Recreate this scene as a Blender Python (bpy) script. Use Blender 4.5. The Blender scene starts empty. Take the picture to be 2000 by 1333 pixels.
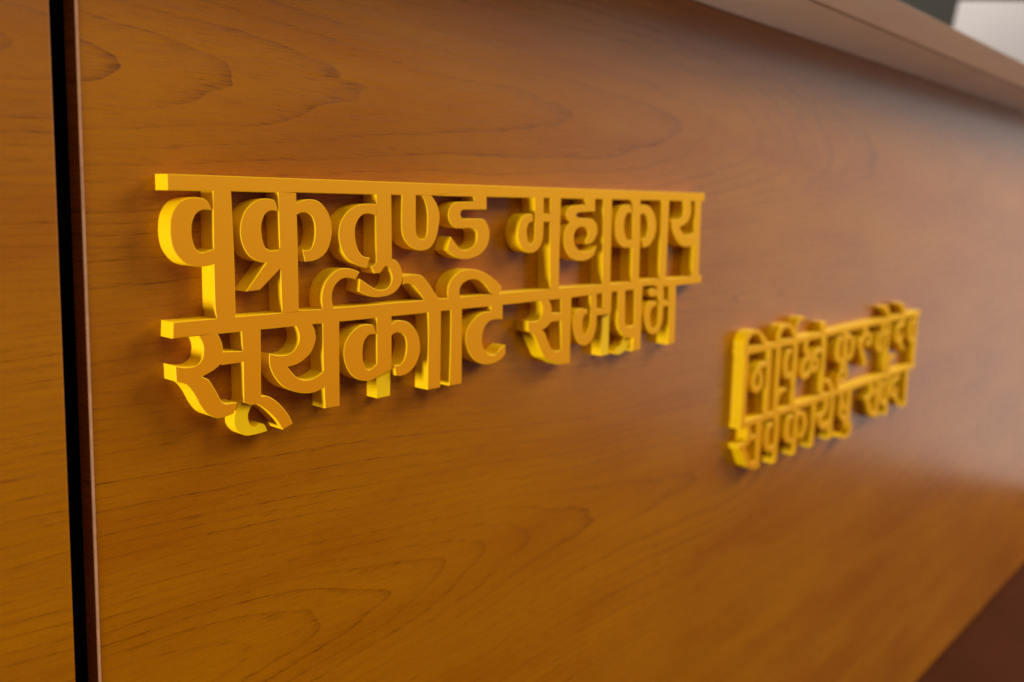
import bpy, math, random
from mathutils import Vector, Matrix
from mathutils.geometry import delaunay_2d_cdt

scene = bpy.context.scene
COL = scene.collection

# ------------------------------------------------------------------ camera
# metres; x runs along the counter front, y into it, z up; the front face is the plane y = 0
CAM_Z = 0.905
cam_data = bpy.data.cameras.new("camera")
cam = bpy.data.objects.new("camera", cam_data)
COL.objects.link(cam)
right = Vector((0.67114824, -0.74113804, 0.01656652))
up = Vector((0.09970783, 0.11239095, 0.98864889))
back = Vector((-0.73458723, -0.66187815, 0.14932826))
m = Matrix((right, up, back)).transposed().to_4x4()
m.translation = (0.0, -0.5, CAM_Z)
cam.matrix_world = m
cam_data.sensor_width = 36.0
cam_data.lens = 31.67
cam_data.clip_start = 0.02
cam_data.clip_end = 60.0
cam_data.dof.use_dof = True
cam_data.dof.focus_distance = 0.575
cam_data.dof.aperture_fstop = 4.4
scene.camera = cam

# ------------------------------------------------------------------ light
world = bpy.data.worlds.new("World")
scene.world = world
world.use_nodes = True
bg = world.node_tree.nodes["Background"]
bg.inputs[0].default_value = (1.0, 0.97, 0.93, 1)
bg.inputs[1].default_value = 0.085


def area_lamp(name, loc, target, sx, sy, power, colour):
    d = bpy.data.lights.new(name, 'AREA')
    d.shape = 'RECTANGLE'
    d.size, d.size_y = sx, sy
    d.energy = power
    d.color = colour
    o = bpy.data.objects.new(name, d)
    o.location = loc
    o.rotation_euler = (Vector(target) - Vector(loc)).to_track_quat('-Z', 'Y').to_euler()
    COL.objects.link(o)
    return o


area_lamp("window_light", (3.25, -1.18, 1.17), (0.6, -1.18, 1.17), 2.15, 2.3, 9.6, (1.0, 0.95, 0.92))
area_lamp("key_light", (5.6, -2.5, 4.3), (0.7, 0.0, 0.7), 3.0, 2.4, 440, (1.0, 0.92, 0.80))
area_lamp("ceiling_light", (0.5, -1.9, 2.4), (0.6, 0.0, 0.6), 1.6, 1.2, 23, (1.0, 0.92, 0.80))
area_lamp("side_light", (-1.6, -0.150, 0.30), (0.3, 0.0, 0.80), 0.22, 0.5, 46, (1.0, 0.95, 0.82))
area_lamp("board_fill_light", (3.3, 1.3, 2.85), (4.5, 0.7, 1.6), 0.6, 0.6, 25, (1.0, 0.95, 0.92))  # unseen fill, added to brighten the white board and end wall

scene.view_settings.view_transform = 'Standard'
scene.view_settings.look = 'None'
scene.view_settings.exposure = 0.15
scene.view_settings.gamma = 1.0
scene.view_settings.use_curve_mapping = False
scene.render.engine = 'CYCLES'
scene.cycles.use_denoising = True
scene.cycles.max_bounces = 8
scene.cycles.sample_clamp_indirect = 8.0


# ------------------------------------------------------------------ node helpers
class Nodes:
    def __init__(self, name):
        self.mat = bpy.data.materials.new(name)
        self.mat.use_nodes = True
        self.t = self.mat.node_tree
        self.bsdf = self.t.nodes["Principled BSDF"]

    def link(self, a, b):
        self.t.links.new(a, b)

    def put(self, sock, v):
        if isinstance(v, bpy.types.NodeSocket):
            self.link(v, sock)
        elif v is not None:
            sock.default_value = v

    def math(self, op, a, b=None, c=None, clamp=False):
        n = self.t.nodes.new("ShaderNodeMath")
        n.operation = op
        n.use_clamp = clamp
        for s, v in zip(n.inputs, (a, b, c)):
            self.put(s, v)
        return n.outputs[0]

    def coords(self):
        n = self.t.nodes.new("ShaderNodeTexCoord")
        s = self.t.nodes.new("ShaderNodeSeparateXYZ")
        self.link(n.outputs["Object"], s.inputs[0])
        return s.outputs

    def vec(self, x, y, z):
        n = self.t.nodes.new("ShaderNodeCombineXYZ")
        for s, v in zip(n.inputs, (x, y, z)):
            self.put(s, v)
        return n.outputs[0]

    def noise(self, v, scale=1.0, detail=2.0, rough=0.5, dist=0.0):
        n = self.t.nodes.new("ShaderNodeTexNoise")
        self.link(v, n.inputs["Vector"])
        n.inputs["Scale"].default_value = scale
        n.inputs["Detail"].default_value = detail
        n.inputs["Roughness"].default_value = rough
        n.inputs["Distortion"].default_value = dist
        return n.outputs["Fac"]

    def white(self, w):
        n = self.t.nodes.new("ShaderNodeTexWhiteNoise")
        n.noise_dimensions = '1D'
        self.put(n.inputs["W"], w)
        return n.outputs["Value"]

    def remap(self, v, a, b, c=0.0, d=1.0, smooth=False):
        n = self.t.nodes.new("ShaderNodeMapRange")
        n.interpolation_type = 'SMOOTHSTEP' if smooth else 'LINEAR'
        self.put(n.inputs[0], v)
        for i, q in enumerate((a, b, c, d)):
            n.inputs[i + 1].default_value = q
        return n.outputs[0]

    def mix(self, fac, a, b, mode='MIX'):
        n = self.t.nodes.new("ShaderNodeMix")
        n.data_type = 'RGBA'
        n.blend_type = mode
        self.put(n.inputs[0], fac)
        self.put(n.inputs[6], a)
        self.put(n.inputs[7], b)
        return n.outputs[2]

    def bump(self, h, strength, dist):
        n = self.t.nodes.new("ShaderNodeBump")
        n.inputs["Strength"].default_value = strength
        n.inputs["Distance"].default_value = dist
        self.link(h, n.inputs["Height"])
        self.link(n.outputs[0], self.bsdf.inputs["Normal"])


def rgb(r, g, b):
    return (r, g, b, 1.0)


# ------------------------------------------------------------------ materials
def veneer(name, light, dark, line, gloss, seed=0.0, spec=0.45):
    """Plain-sawn veneer: growth rings cut lengthwise, so the figure makes long arches."""
    n = Nodes(name)
    warm = rgb(dark[0] * 0.92, dark[1] * 0.72, dark[2])
    x, y, z = n.coords()
    x = n.math('ADD', x, seed)
    # slow wander of the trunk and of the rings
    w1 = n.noise(n.vec(n.math('MULTIPLY', x, 0.95), seed, n.math('MULTIPLY', z, 3.4)), 1.0, 1.0, 0.45)
    w2 = n.noise(n.vec(n.math('MULTIPLY', x, 6.0), seed + 4.0, n.math('MULTIPLY', z, 26.0)), 1.0, 2.0, 0.5)
    w3 = n.noise(n.vec(n.math('MULTIPLY', x, 40.0), seed + 9.0, n.math('MULTIPLY', z, 160.0)), 1.0, 1.0, 0.5)
    def pith(z0, d0, slope, x0):
        dep = n.math('MULTIPLY_ADD', n.math('SUBTRACT', x, x0 + seed), slope, d0)
        zz = n.math('SUBTRACT', z, z0)
        return n.math('SQRT', n.math('ADD', n.math('MULTIPLY', zz, zz), n.math('MULTIPLY', dep, dep)))

    # two flat-sawn leaves, one above the other
    r = n.math('SMOOTH_MIN', pith(0.985, 0.040, 0.085, 0.30), pith(0.615, 0.030, 0.070, 0.24), 0.03)
    r = n.math('ADD', r, n.math('MULTIPLY', n.math('SUBTRACT', w1, 0.5), 0.11))
    r = n.math('ADD', r, n.math('MULTIPLY', n.math('SUBTRACT', w2, 0.5), 0.010))
    r = n.math('ADD', r, n.math('MULTIPLY', n.math('SUBTRACT', w3, 0.5), 0.0005))
    t = n.math('MULTIPLY', r, 150.0)
    fr = n.math('FRACT', t)
    idx = n.math('FLOOR', t)
    amp = n.remap(n.white(idx), 0.0, 1.0, 0.22, 1.0)
    amp = n.math('MULTIPLY', amp, n.remap(n.noise(n.vec(n.math('MULTIPLY', x, 3.0), seed + 12.0, n.math('MULTIPLY', z, 14.0)), 1.0, 2.0), 0.3, 0.65, 0.25, 1.0))
    edge = n.math('MULTIPLY', n.math('POWER', fr, 10.0), n.math('MULTIPLY', amp, 1.35))       # late wood: dark, ends abruptly
    body = n.math('MULTIPLY', n.math('POWER', fr, 2.0), n.math('MULTIPLY', amp, 0.45))
    # vessels: short dark dashes along the grain
    p1 = n.noise(n.vec(n.math('MULTIPLY', x, 55.0), seed, n.math('MULTIPLY', z, 1250.0)), 1.0, 2.0, 0.6)
    pores = n.remap(p1, 0.55, 0.66, 0.0, 1.0)
    p2 = n.noise(n.vec(n.math('MULTIPLY', x, 9.0), seed + 2.0, n.math('MULTIPLY', z, 330.0)), 1.0, 3.0, 0.65)
    tone = n.noise(n.vec(n.math('MULTIPLY', x, 2.4), seed + 7.0, n.math('MULTIPLY', z, 9.0)), 1.0, 3.0, 0.55)
    speck = n.noise(n.vec(n.math('MULTIPLY', x, 420.0), seed, n.math('MULTIPLY', z, 1300.0)), 1.0, 2.0, 0.6)
    col = n.mix(n.remap(tone, 0.34, 0.68, 0.05, 0.75), light, dark)
    red = n.noise(n.vec(n.math('MULTIPLY', x, 3.2), seed + 21.0, n.math('MULTIPLY', z, 17.0)), 1.0, 4.0, 0.6)
    col = n.mix(n.remap(red, 0.46, 0.70, 0.0, 0.55), col, warm)
    col = n.mix(n.math('MULTIPLY', n.remap(p2, 0.38, 0.72), 0.5), col, dark)
    col = n.mix(n.math('MULTIPLY', body, 0.42, clamp=True), col, dark)
    fine = n.math('MULTIPLY', edge, n.remap(p1, 0.38, 0.58, 0.15, 1.0))
    col = n.mix(n.math('MULTIPLY', fine, 0.74, clamp=True), col, line)
    dash = n.math('MULTIPLY', pores, n.math('MULTIPLY_ADD', body, 1.3, 0.24))
    col = n.mix(n.math('MULTIPLY', dash, 0.8, clamp=True), col, line)
    col = n.mix(n.remap(speck, 0.3, 0.75, 0.0, 0.16), col, line)
    n.link(col, n.bsdf.inputs["Base Color"])
    n.link(n.remap(p2, 0.2, 0.8, gloss - 0.03, gloss + 0.07), n.bsdf.inputs["Roughness"])
    n.bsdf.inputs["Specular IOR Level"].default_value = spec
    h = n.math('SUBTRACT', n.math('MULTIPLY', p2, 0.35), n.math('ADD', n.math('MULTIPLY', dash, 0.7), n.math('MULTIPLY', fine, 0.8)))
    n.bump(h, 0.12, 0.0006)
    return n.mat


def paint(name, col, rough, spec, mottle=0.08, scale=60.0, bump=0.0, metal=0.0, tint=None):
    n = Nodes(name)
    x, y, z = n.coords()
    a = n.noise(n.vec(x, y, z), scale, 4.0, 0.6)
    b = n.noise(n.vec(x, y, z), scale * 12.0, 2.0, 0.6)
    dark = rgb(*(c * (1.0 - mottle * 2.2) for c in col))
    n.link(n.mix(n.remap(a, 0.3, 0.7), rgb(*col), dark), n.bsdf.inputs["Base Color"])
    n.link(n.remap(a, 0.2, 0.8, rough - 0.05, rough + 0.06), n.bsdf.inputs["Roughness"])
    n.bsdf.inputs["Specular IOR Level"].default_value = spec
    n.bsdf.inputs["Metallic"].default_value = metal
    if tint:
        n.bsdf.inputs["Specular Tint"].default_value = rgb(*tint)
    if bump:
        n.bump(b, bump, 0.0004)
    return n.mat



def gilt(name):
    """Orange-yellow film under a yellow metallic lacquer that shows at a slant."""
    n = Nodes(name)
    x, y, z = n.coords()
    a = n.noise(n.vec(x, y, z), 30.0, 4.0, 0.6)
    dif = n.t.nodes.new("ShaderNodeBsdfDiffuse")
    n.link(n.mix(n.remap(a, 0.3, 0.7), rgb(0.79, 0.252, 0.0), rgb(0.74, 0.228, 0.0)), dif.inputs[0])
    glo = n.t.nodes.new("ShaderNodeBsdfGlossy")
    glo.inputs["Color"].default_value = rgb(1.0, 0.90, 0.11)
    n.link(n.remap(a, 0.2, 0.8, 0.36, 0.44), glo.inputs["Roughness"])
    fre = n.t.nodes.new("ShaderNodeFresnel")
    fre.inputs["IOR"].default_value = 2.8
    mx = n.t.nodes.new("ShaderNodeMixShader")
    n.link(fre.outputs[0], mx.inputs[0])
    n.link(dif.outputs[0], mx.inputs[1])
    n.link(glo.outputs[0], mx.inputs[2])
    n.link(mx.outputs[0], n.t.nodes["Material Output"].inputs["Surface"])
    n.t.nodes.remove(n.bsdf)
    return n.mat


MAT = {
    'veneer': veneer("oiled_wood_veneer", rgb(0.45, 0.156, 0.0), rgb(0.32, 0.094, 0.0), rgb(0.085, 0.014, 0.001), 0.25),
    'veneer_left': veneer("oiled_wood_veneer_second_sheet", rgb(0.43, 0.148, 0.0), rgb(0.30, 0.088, 0.0), rgb(0.085, 0.014, 0.001), 0.29, 1.9),
    'veneer_top': veneer("pale_wood_laminate", rgb(0.185, 0.075, 0.024), rgb(0.165, 0.065, 0.020), rgb(0.14, 0.053, 0.015), 0.65, 3.7, 0.12),
    'edge': paint("raw_wood_edge", (0.34, 0.165, 0.085), 0.7, 0.05, 0.12, 90.0),
    'black': paint("black_groove_lining", (0.002, 0.0012, 0.001), 0.8, 0.02),
    'body': paint("yellow_foam_board", (0.86, 0.52, 0.001), 0.5, 0.35, 0.03, 40.0, 0.10, 0.0, (1.0, 0.9, 0.3)),
    'face': gilt("golden_yellow_acrylic"),
    'floor': paint("dark_red_brown_floor", (0.062, 0.013, 0.002), 0.6, 0.04, 0.12, 6.0),
    'wall': paint("grey_green_wall_paint", (0.060, 0.055, 0.042), 0.7, 0.2, 0.04, 8.0),
    'soffit': paint("underside_painted_bounce", (0.54, 0.39, 0.32), 0.5, 0.4, 0.04, 12.0),  # paler base colour stands in for floor bounce and window sheen
    'white': paint("white_plastic", (0.80, 0.74, 0.70), 0.5, 0.4, 0.02, 8.0),
}


# ------------------------------------------------------------------ object helpers
def link_mesh(name, verts, faces, mat, parent=None, smooth_deg=None, loc=None):
    me = bpy.data.meshes.new(name)
    me.from_pydata(verts, [], faces)
    me.update()
    me.materials.append(mat)
    if smooth_deg is not None:
        me.shade_smooth()
        me.set_sharp_from_angle(angle=math.radians(smooth_deg))
    o = bpy.data.objects.new(name, me)
    COL.objects.link(o)
    if parent is not None:
        o.parent = parent
    if loc is not None:
        o.location = loc
    return o


def tag(o, label=None, category=None, group=None, kind=None):
    for k, v in (("label", label), ("category", category), ("group", group), ("kind", kind)):
        if v:
            o[k] = v
    return o


def empty(name, loc):
    o = bpy.data.objects.new(name, None)
    o.empty_display_size = 0.05
    o.location = loc
    COL.objects.link(o)
    return o


def prism(profile, a, b, axis):
    """Extrude a closed 2D profile from a to b along an axis; returns verts, faces."""
    n = len(profile)
    vs = []
    for q in (a, b):
        for u, v in profile:
            vs.append((q, u, v) if axis == 'x' else (u, v, q) if axis == 'z' else (u, q, v))
    fs = [tuple(range(n))[::-1], tuple(range(n, 2 * n))]
    fs += [(i, (i + 1) % n, n + (i + 1) % n, n + i) for i in range(n)]
    return vs, fs


def bevel(o, width, segments=2):
    md = o.modifiers.new("bevel", 'BEVEL')
    md.width = width
    md.segments = segments
    md.limit_method = 'ANGLE'
    md.angle_limit = math.radians(40)
    return o


# ------------------------------------------------------------------ setting
FLOOR_Z = 0.0
fl = link_mesh("floor", [(-3.5, -4.0, 0), (3.6, -4.0, 0), (3.6, 0.0, 0), (4.7, 0.0, 0), (4.7, 2.6, 0), (-3.5, 2.6, 0)], [(0, 1, 2, 3, 4, 5)], MAT['floor'])
tag(fl, "dark red-brown floor at the foot of the counter", "floor", kind="structure")
wb_v, wb_f = prism([(4.50, -0.05), (4.62, -0.05), (4.62, 2.6), (4.50, 2.6)], 0.002, 3.0, 'z')
wb = link_mesh("wall_end", wb_v, wb_f, MAT['wall'])
tag(wb, "dull grey wall past the far end of the counter", "wall", kind="structure")

# ------------------------------------------------------------------ counter
counter = empty("counter", (0, 0, 0))
tag(counter, "long counter front in orange-brown wood veneer with overhanging top and black groove", "counter")
TOP_U = CAM_Z + 0.2058          # underside of the counter top
BASE = 0.007                    # shadow gap at the floor
PT = 0.018                      # panel thickness
LEAN = 0.0185                   # the joint leans a little


def joint_x(x_at_cam, z):
    return x_at_cam + LEAN * (z - CAM_Z)


def panel(name, xl, xr, lean_l, lean_r, mat):
    z0, z1 = BASE, TOP_U - 0.0006
    a, b = [], []
    for z in (z0, z1):
        l = joint_x(xl, z) if lean_l else xl
        r = joint_x(xr, z) if lean_r else xr
        a.append((l, r))
    vs = []
    for (l, r), z in zip(a, (z0, z1)):
        vs += [(l, 0, z), (r, 0, z), (r, PT, z), (l, PT, z)]
    fs = [(0, 3, 2, 1), (4, 5, 6, 7), (0, 1, 5, 4), (1, 2, 6, 5), (2, 3, 7, 6), (3, 0, 4, 7)]
    return link_mesh(name, vs, fs, mat, counter)


GL, GR = 0.1951, 0.2088
bevel(panel("front_panel", -1.3, GL, False, True, MAT['veneer_left']), 0.0008)
main_panel = bevel(panel("front_panel", GR, 3.15, True, False, MAT['veneer']), 0.0012)
# pale cut edge of the main panel, a thin lipping that stands 0.3 mm proud of the veneer's side
zs = (BASE, TOP_U - 0.0008)
lv = []
for z in zs:
    l = joint_x(GR, z)
    lv += [(l - 0.0005, 0.0006, z), (l + 0.0006, -0.0004, z), (l + 0.0006, 0.003, z), (l - 0.0005, 0.003, z)]
lip = link_mesh("edge_lipping", lv, [(0, 3, 2, 1), (4, 5, 6, 7), (0, 1, 5, 4), (1, 2, 6, 5), (2, 3, 7, 6), (3, 0, 4, 7)], MAT['edge'], counter)
bevel(lip, 0.0003, 2)
# black lining at the back of the groove
gv, gf = prism([(GL - 0.02, PT + 0.0005), (GR + 0.02, PT + 0.0005), (GR + 0.02, PT + 0.012), (GL - 0.02, PT + 0.012)], BASE, TOP_U - 0.001, 'z')
link_mesh("groove_lining", gv, gf, MAT['black'], counter)
# recessed toe kick
kv, kf = prism([(-1.3, 0.022), (3.15, 0.022), (3.15, 0.05), (-1.3, 0.05)], 0.0, BASE, 'z')
link_mesh("toe_kick", kv, kf, MAT['black'], counter)
# counter top: slab with a turned-down front edge
tv, tf = prism([(-0.0905, TOP_U), (0.52, TOP_U), (0.52, TOP_U + 0.040), (-0.0905, TOP_U + 0.040)], -1.3, 3.2, 'x')
top = bevel(link_mesh("counter_top", tv, tf, MAT['veneer_top'], counter), 0.0015)

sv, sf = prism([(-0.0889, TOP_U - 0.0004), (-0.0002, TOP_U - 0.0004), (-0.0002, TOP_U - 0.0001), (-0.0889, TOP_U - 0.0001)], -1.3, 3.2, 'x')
link_mesh("underside_sheet", sv, sf, MAT['soffit'], top)  # thin sheet added to carry the underside's painted-in bounce light

# white board past the counter's end
pw, ph, pt = 0.90, 0.62, 0.030
prof = []
for cx, cz, a0 in ((-0.012, -0.012, 0), (-pw + 0.012, -0.012, 90), (-pw + 0.012, -ph + 0.012, 180), (-0.012, -ph + 0.012, 270)):
    for q in range(0, 91, 15):
        a = math.radians(a0 + q)
        prof.append((cx + 0.012 * math.cos(a), cz + 0.012 * math.sin(a)))
bv, bf = prism(prof, -pt, 0.0, 'x')
board = link_mesh("white_board", bv, bf, MAT['white'], None, 40, (4.498, 0.86, 1.845))
board.rotation_euler = (math.radians(8.0), 0, 0)
tag(board, "plain white board hung askew on the grey wall past the counter's end", "board")

# ------------------------------------------------------------------ lettering outlines
# millimetres on the counter front, measured from each sign's lower left corner.
# A third value marks a sharp corner; outlines without it run through the point smoothly.
SIGN_A_AT = (0.249, 0.759)
SIGN_A = [
    ('headline_bar', True, [
        [(0.4, 160.0, 1), (584.8, 161.2, 1), (584.6, 152.8, 1), (0.3, 151.0, 1)],
    ]),
    ('headline_bar', True, [
        [(0.5, 76.4, 1), (477.0, 75.9, 1), (477.6, 68.3, 1), (430.6, 68.2, 1), (366.8, 66.8, 1), (295.9, 66.7, 1), (117.6, 66.8, 1), (-0.2, 67.0, 1)],
    ]),
    ('headline_bar', True, [
        [(514.8, 75.9, 1), (585.6, 75.9, 1), (586.3, 68.6, 1), (515.4, 67.9, 1)],
    ]),
    ('letter', True, [
        [(28.5, 156.6, 1), (40.1, 156.9, 1), (40.0, 151.0, 1), (40.8, 110.4), (40.6, 82.3), (40.5, 69.9, 1), (27.6, 71.0, 1), (27.7, 76.5), (27.0, 83.3), (27.3, 117.2), (28.1, 149.2)],
        [(22.6, 146.5), (17.2, 147.4), (12.6, 146.8), (8.0, 145.0), (4.3, 141.3), (1.9, 136.5), (1.0, 131.1), (0.9, 125.1), (2.0, 119.0), (4.7, 114.1), (8.5, 110.2), (13.1, 108.2), (19.1, 107.4), (23.9, 107.8), (29.4, 108.9, 1), (29.7, 118.0, 1), (27.0, 117.5), (23.1, 116.3), (19.4, 115.6), (16.1, 118.0), (14.3, 123.0), (13.9, 128.6), (14.7, 133.5), (16.9, 137.7), (20.3, 139.9), (24.0, 140.4), (27.0, 140.1, 1), (25.3, 144.0)],
    ]),
    ('letter', True, [
        [(72.2, 156.3, 1), (85.3, 156.7, 1), (85.5, 151.3), (85.9, 115.7), (85.8, 79.1), (86.2, 70.8, 1), (73.0, 71.9, 1), (73.1, 80.0), (72.5, 116.0), (72.1, 150.7)],
        [(69.3, 146.5), (63.6, 147.4), (58.7, 146.6), (53.5, 144.3), (49.0, 139.8), (46.2, 134.0), (45.2, 128.3), (45.5, 123.1), (47.2, 117.9), (50.3, 113.3), (54.7, 110.2), (59.9, 108.5), (62.7, 108.1, 1), (48.0, 91.2, 1), (57.8, 91.6, 1), (73.0, 104.4, 1), (78.5, 107.1, 1), (78.7, 116.2, 1), (72.6, 116.3), (69.3, 115.6), (65.0, 115.7), (62.1, 117.9), (60.3, 122.9), (59.7, 128.8), (60.6, 134.0), (63.0, 138.2), (66.9, 140.1), (71.7, 139.8, 1), (70.8, 143.9)],
        [(82.5, 142.7, 1), (87.4, 145.7), (91.4, 146.9), (95.5, 147.4), (101.3, 146.6), (106.3, 143.3), (110.4, 137.7), (112.3, 131.1), (112.5, 125.5), (111.0, 119.3), (107.9, 113.7), (103.1, 110.0), (98.1, 108.3), (93.1, 107.8), (91.0, 107.9, 1), (89.3, 115.6, 1), (93.2, 114.9), (96.6, 116.8), (98.7, 121.6), (99.4, 127.1), (98.9, 132.6), (96.9, 136.7), (93.7, 138.8), (90.0, 139.0), (87.2, 138.3), (85.2, 137.0), (82.3, 134.6, 1)],
    ]),
    ('letter', True, [
        [(149.7, 137.5), (145.0, 138.5), (140.4, 138.4), (136.2, 136.6), (133.0, 132.6), (131.6, 128.3), (131.7, 121.9), (133.3, 116.1), (136.0, 111.7), (139.6, 109.4), (144.1, 108.7, 1), (141.3, 101.6, 1), (133.6, 103.8), (127.3, 106.9), (122.9, 110.6), (119.9, 115.7), (118.2, 121.4), (118.0, 126.3), (119.7, 132.7), (123.3, 137.6), (128.6, 141.9), (135.9, 144.4), (143.2, 145.2), (149.7, 145.0), (154.4, 144.6, 1), (154.4, 137.0, 1)],
        [(149.8, 156.8, 1), (163.0, 157.1, 1), (163.4, 144.9), (163.7, 109.5), (163.7, 107.0, 1), (149.4, 104.6, 1)],
        [(149.8, 111.5, 1), (149.8, 105.4), (144.9, 102.2, 1), (148.0, 97.8, 1), (152.8, 97.8, 1), (154.5, 99.4), (156.9, 101.9), (158.5, 102.5), (160.1, 101.8), (161.8, 99.6), (163.2, 96.6), (163.7, 93.9), (163.0, 90.7), (161.0, 88.1), (157.9, 86.3), (154.4, 85.7), (151.0, 86.2), (147.0, 87.8), (142.6, 90.1), (139.3, 92.2), (135.2, 94.6, 1), (134.1, 86.1, 1), (139.2, 84.0), (144.2, 82.2), (148.6, 81.3), (154.4, 81.2), (160.3, 81.8), (164.9, 83.2), (168.8, 85.7), (171.6, 88.6), (172.9, 91.2), (173.3, 95.0), (172.7, 98.3), (171.0, 102.2), (168.5, 105.0), (166.0, 106.6), (163.7, 107.2, 1), (163.8, 111.1, 1)],
    ]),
    ('letter', True, [
        [(172.9, 154.9, 1), (172.4, 134.0), (172.8, 125.7), (175.3, 120.4), (179.9, 116.2), (186.0, 113.3), (191.2, 112.4), (197.5, 113.1), (202.8, 116.8), (206.5, 123.0), (208.6, 130.8), (209.3, 137.1), (208.0, 142.5), (205.3, 147.2), (201.0, 151.7), (197.3, 155.5, 1), (188.0, 155.3, 1), (191.1, 151.8), (193.7, 148.9), (196.0, 144.0), (197.2, 137.8), (197.2, 130.9), (196.6, 124.7), (194.8, 121.3), (191.7, 120.3), (188.6, 121.4), (186.5, 124.8), (186.0, 129.4), (186.0, 155.2, 1)],
    ]),
    ('letter', True, [
        [(244.7, 156.6, 1), (258.6, 156.5, 1), (258.9, 142.1, 1), (233.4, 141.8), (231.2, 140.7), (230.6, 138.7), (231.2, 136.7), (233.5, 135.1), (240.4, 135.1), (249.7, 135.1), (254.5, 134.9), (258.1, 133.1), (261.2, 128.9), (262.5, 123.9), (261.7, 118.1), (258.4, 112.4), (251.3, 107.6), (243.1, 105.2), (235.0, 104.8), (228.1, 106.0), (222.5, 108.3), (216.8, 112.0, 1), (220.5, 121.9, 1), (224.6, 118.0), (228.1, 114.6), (231.5, 112.2), (236.1, 111.4), (241.8, 112.8), (246.5, 115.9), (248.5, 120.8), (248.1, 124.9), (245.1, 127.4), (240.5, 128.1), (233.6, 127.9), (226.8, 128.2), (221.7, 130.4), (218.9, 134.0), (217.8, 137.9), (218.9, 142.2), (222.2, 145.8), (226.6, 147.4), (233.3, 147.7), (244.8, 147.8, 1)],
    ]),
    ('letter', True, [
        [(315.1, 156.9, 1), (326.7, 156.9, 1), (327.3, 139.1, 1), (339.8, 139.6, 1), (340.1, 132.4, 1), (327.5, 132.3, 1), (327.3, 125.4), (326.6, 118.3), (324.0, 113.0), (319.3, 109.1), (313.3, 107.3), (307.9, 108.0), (301.8, 110.9), (297.8, 115.3), (295.7, 120.5), (295.9, 126.6), (298.0, 132.6), (301.8, 136.9), (307.0, 139.0), (313.0, 139.0, 1), (314.1, 132.8, 1), (309.9, 132.1), (307.3, 129.1), (306.4, 123.9), (307.6, 118.6), (309.7, 115.1), (312.4, 114.6), (315.0, 116.7), (316.5, 120.2), (316.3, 132.5)],
        [(335.0, 156.8, 1), (349.6, 156.7, 1), (349.4, 151.3), (349.2, 110.7), (349.4, 75.8), (349.4, 71.2, 1), (338.0, 71.9, 1), (336.2, 111.0), (335.2, 151.1)],
    ]),
    ('letter', True, [
        [(383.3, 157.4, 1), (396.9, 157.4, 1), (397.7, 141.5, 1), (377.9, 140.7), (371.9, 139.9), (370.8, 137.9), (373.6, 135.9), (382.7, 135.6), (392.1, 135.1), (398.5, 132.3), (401.6, 127.5), (401.4, 121.8), (397.7, 116.2), (391.6, 113.0), (385.7, 112.8, 1), (385.2, 116.4), (388.9, 120.1), (388.7, 123.9), (384.7, 127.2), (379.3, 128.2), (373.2, 126.8), (369.3, 123.1), (368.4, 117.6), (370.9, 112.0), (376.4, 107.7), (384.1, 106.1), (393.4, 107.2), (401.5, 111.1, 1), (400.5, 108.5), (397.6, 103.3), (390.7, 99.7), (381.4, 98.4), (372.2, 99.4), (363.0, 102.9), (356.9, 108.6), (354.4, 116.0), (354.9, 122.4), (357.6, 127.8), (363.3, 131.7, 1), (358.0, 135.1), (356.4, 138.8), (358.4, 142.4), (364.2, 145.6), (373.1, 146.6), (383.7, 147.2, 1)],
        [(409.2, 157.0, 1), (422.4, 157.1, 1), (422.5, 152.0), (423.9, 76.5), (424.0, 71.5, 1), (411.9, 71.2, 1), (411.8, 76.1), (409.5, 151.3)],
    ]),
    ('letter', True, [
        [(454.4, 156.9, 1), (467.6, 157.0, 1), (467.9, 152.2), (469.7, 111.9), (470.3, 76.1), (470.4, 72.0, 1), (458.1, 71.6, 1), (457.8, 75.7), (457.3, 112.1), (454.7, 152.0)],
        [(452.4, 147.3, 1), (443.7, 147.9), (435.4, 144.9), (430.0, 137.1), (428.8, 128.3), (430.1, 119.5), (435.6, 112.6), (444.4, 108.6), (453.1, 108.2), (463.7, 109.0, 1), (463.2, 116.5, 1), (452.7, 115.0), (447.3, 117.3), (443.5, 123.3), (442.7, 130.2), (444.4, 137.1), (448.5, 140.6), (455.0, 139.9, 1)],
        [(463.1, 144.6, 1), (467.4, 147.0), (475.4, 148.3), (484.7, 146.3), (491.6, 140.3), (495.9, 132.0), (495.7, 122.8), (491.6, 114.5), (483.6, 109.0), (475.4, 107.7, 1), (473.1, 114.9, 1), (479.3, 117.8), (482.6, 123.9), (482.1, 131.1), (478.9, 137.2), (474.2, 139.7), (468.8, 138.7), (463.6, 136.6, 1)],
        [(504.8, 157.4, 1), (518.1, 157.3, 1), (517.9, 152.4), (517.6, 110.9), (517.5, 76.9, 1), (514.9, 69.5, 1), (505.5, 71.6, 1), (505.6, 77.5), (504.8, 152.2)],
    ]),
    ('letter', True, [
        [(567.0, 158.0, 1), (578.5, 157.6, 1), (578.6, 152.2), (579.3, 109.7), (580.2, 76.1), (580.5, 70.5, 1), (566.3, 71.2, 1), (566.2, 76.8), (568.1, 109.9), (566.8, 153.1)],
        [(543.2, 158.1, 1), (557.1, 158.1, 1), (558.1, 152.4), (559.3, 142.7), (555.9, 134.1), (548.1, 129.2), (539.2, 126.9, 1), (542.5, 123.3), (547.9, 119.5), (554.2, 118.3), (561.4, 119.3), (573.6, 124.7, 1), (574.7, 112.0, 1), (568.1, 109.7), (560.4, 107.3), (552.1, 106.7), (541.6, 109.9), (532.0, 116.5), (525.4, 124.6), (522.6, 135.1, 1), (530.5, 134.4), (537.5, 134.8), (543.3, 137.3), (545.9, 142.6), (544.5, 152.2)],
    ]),
    ('letter', True, [
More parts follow.
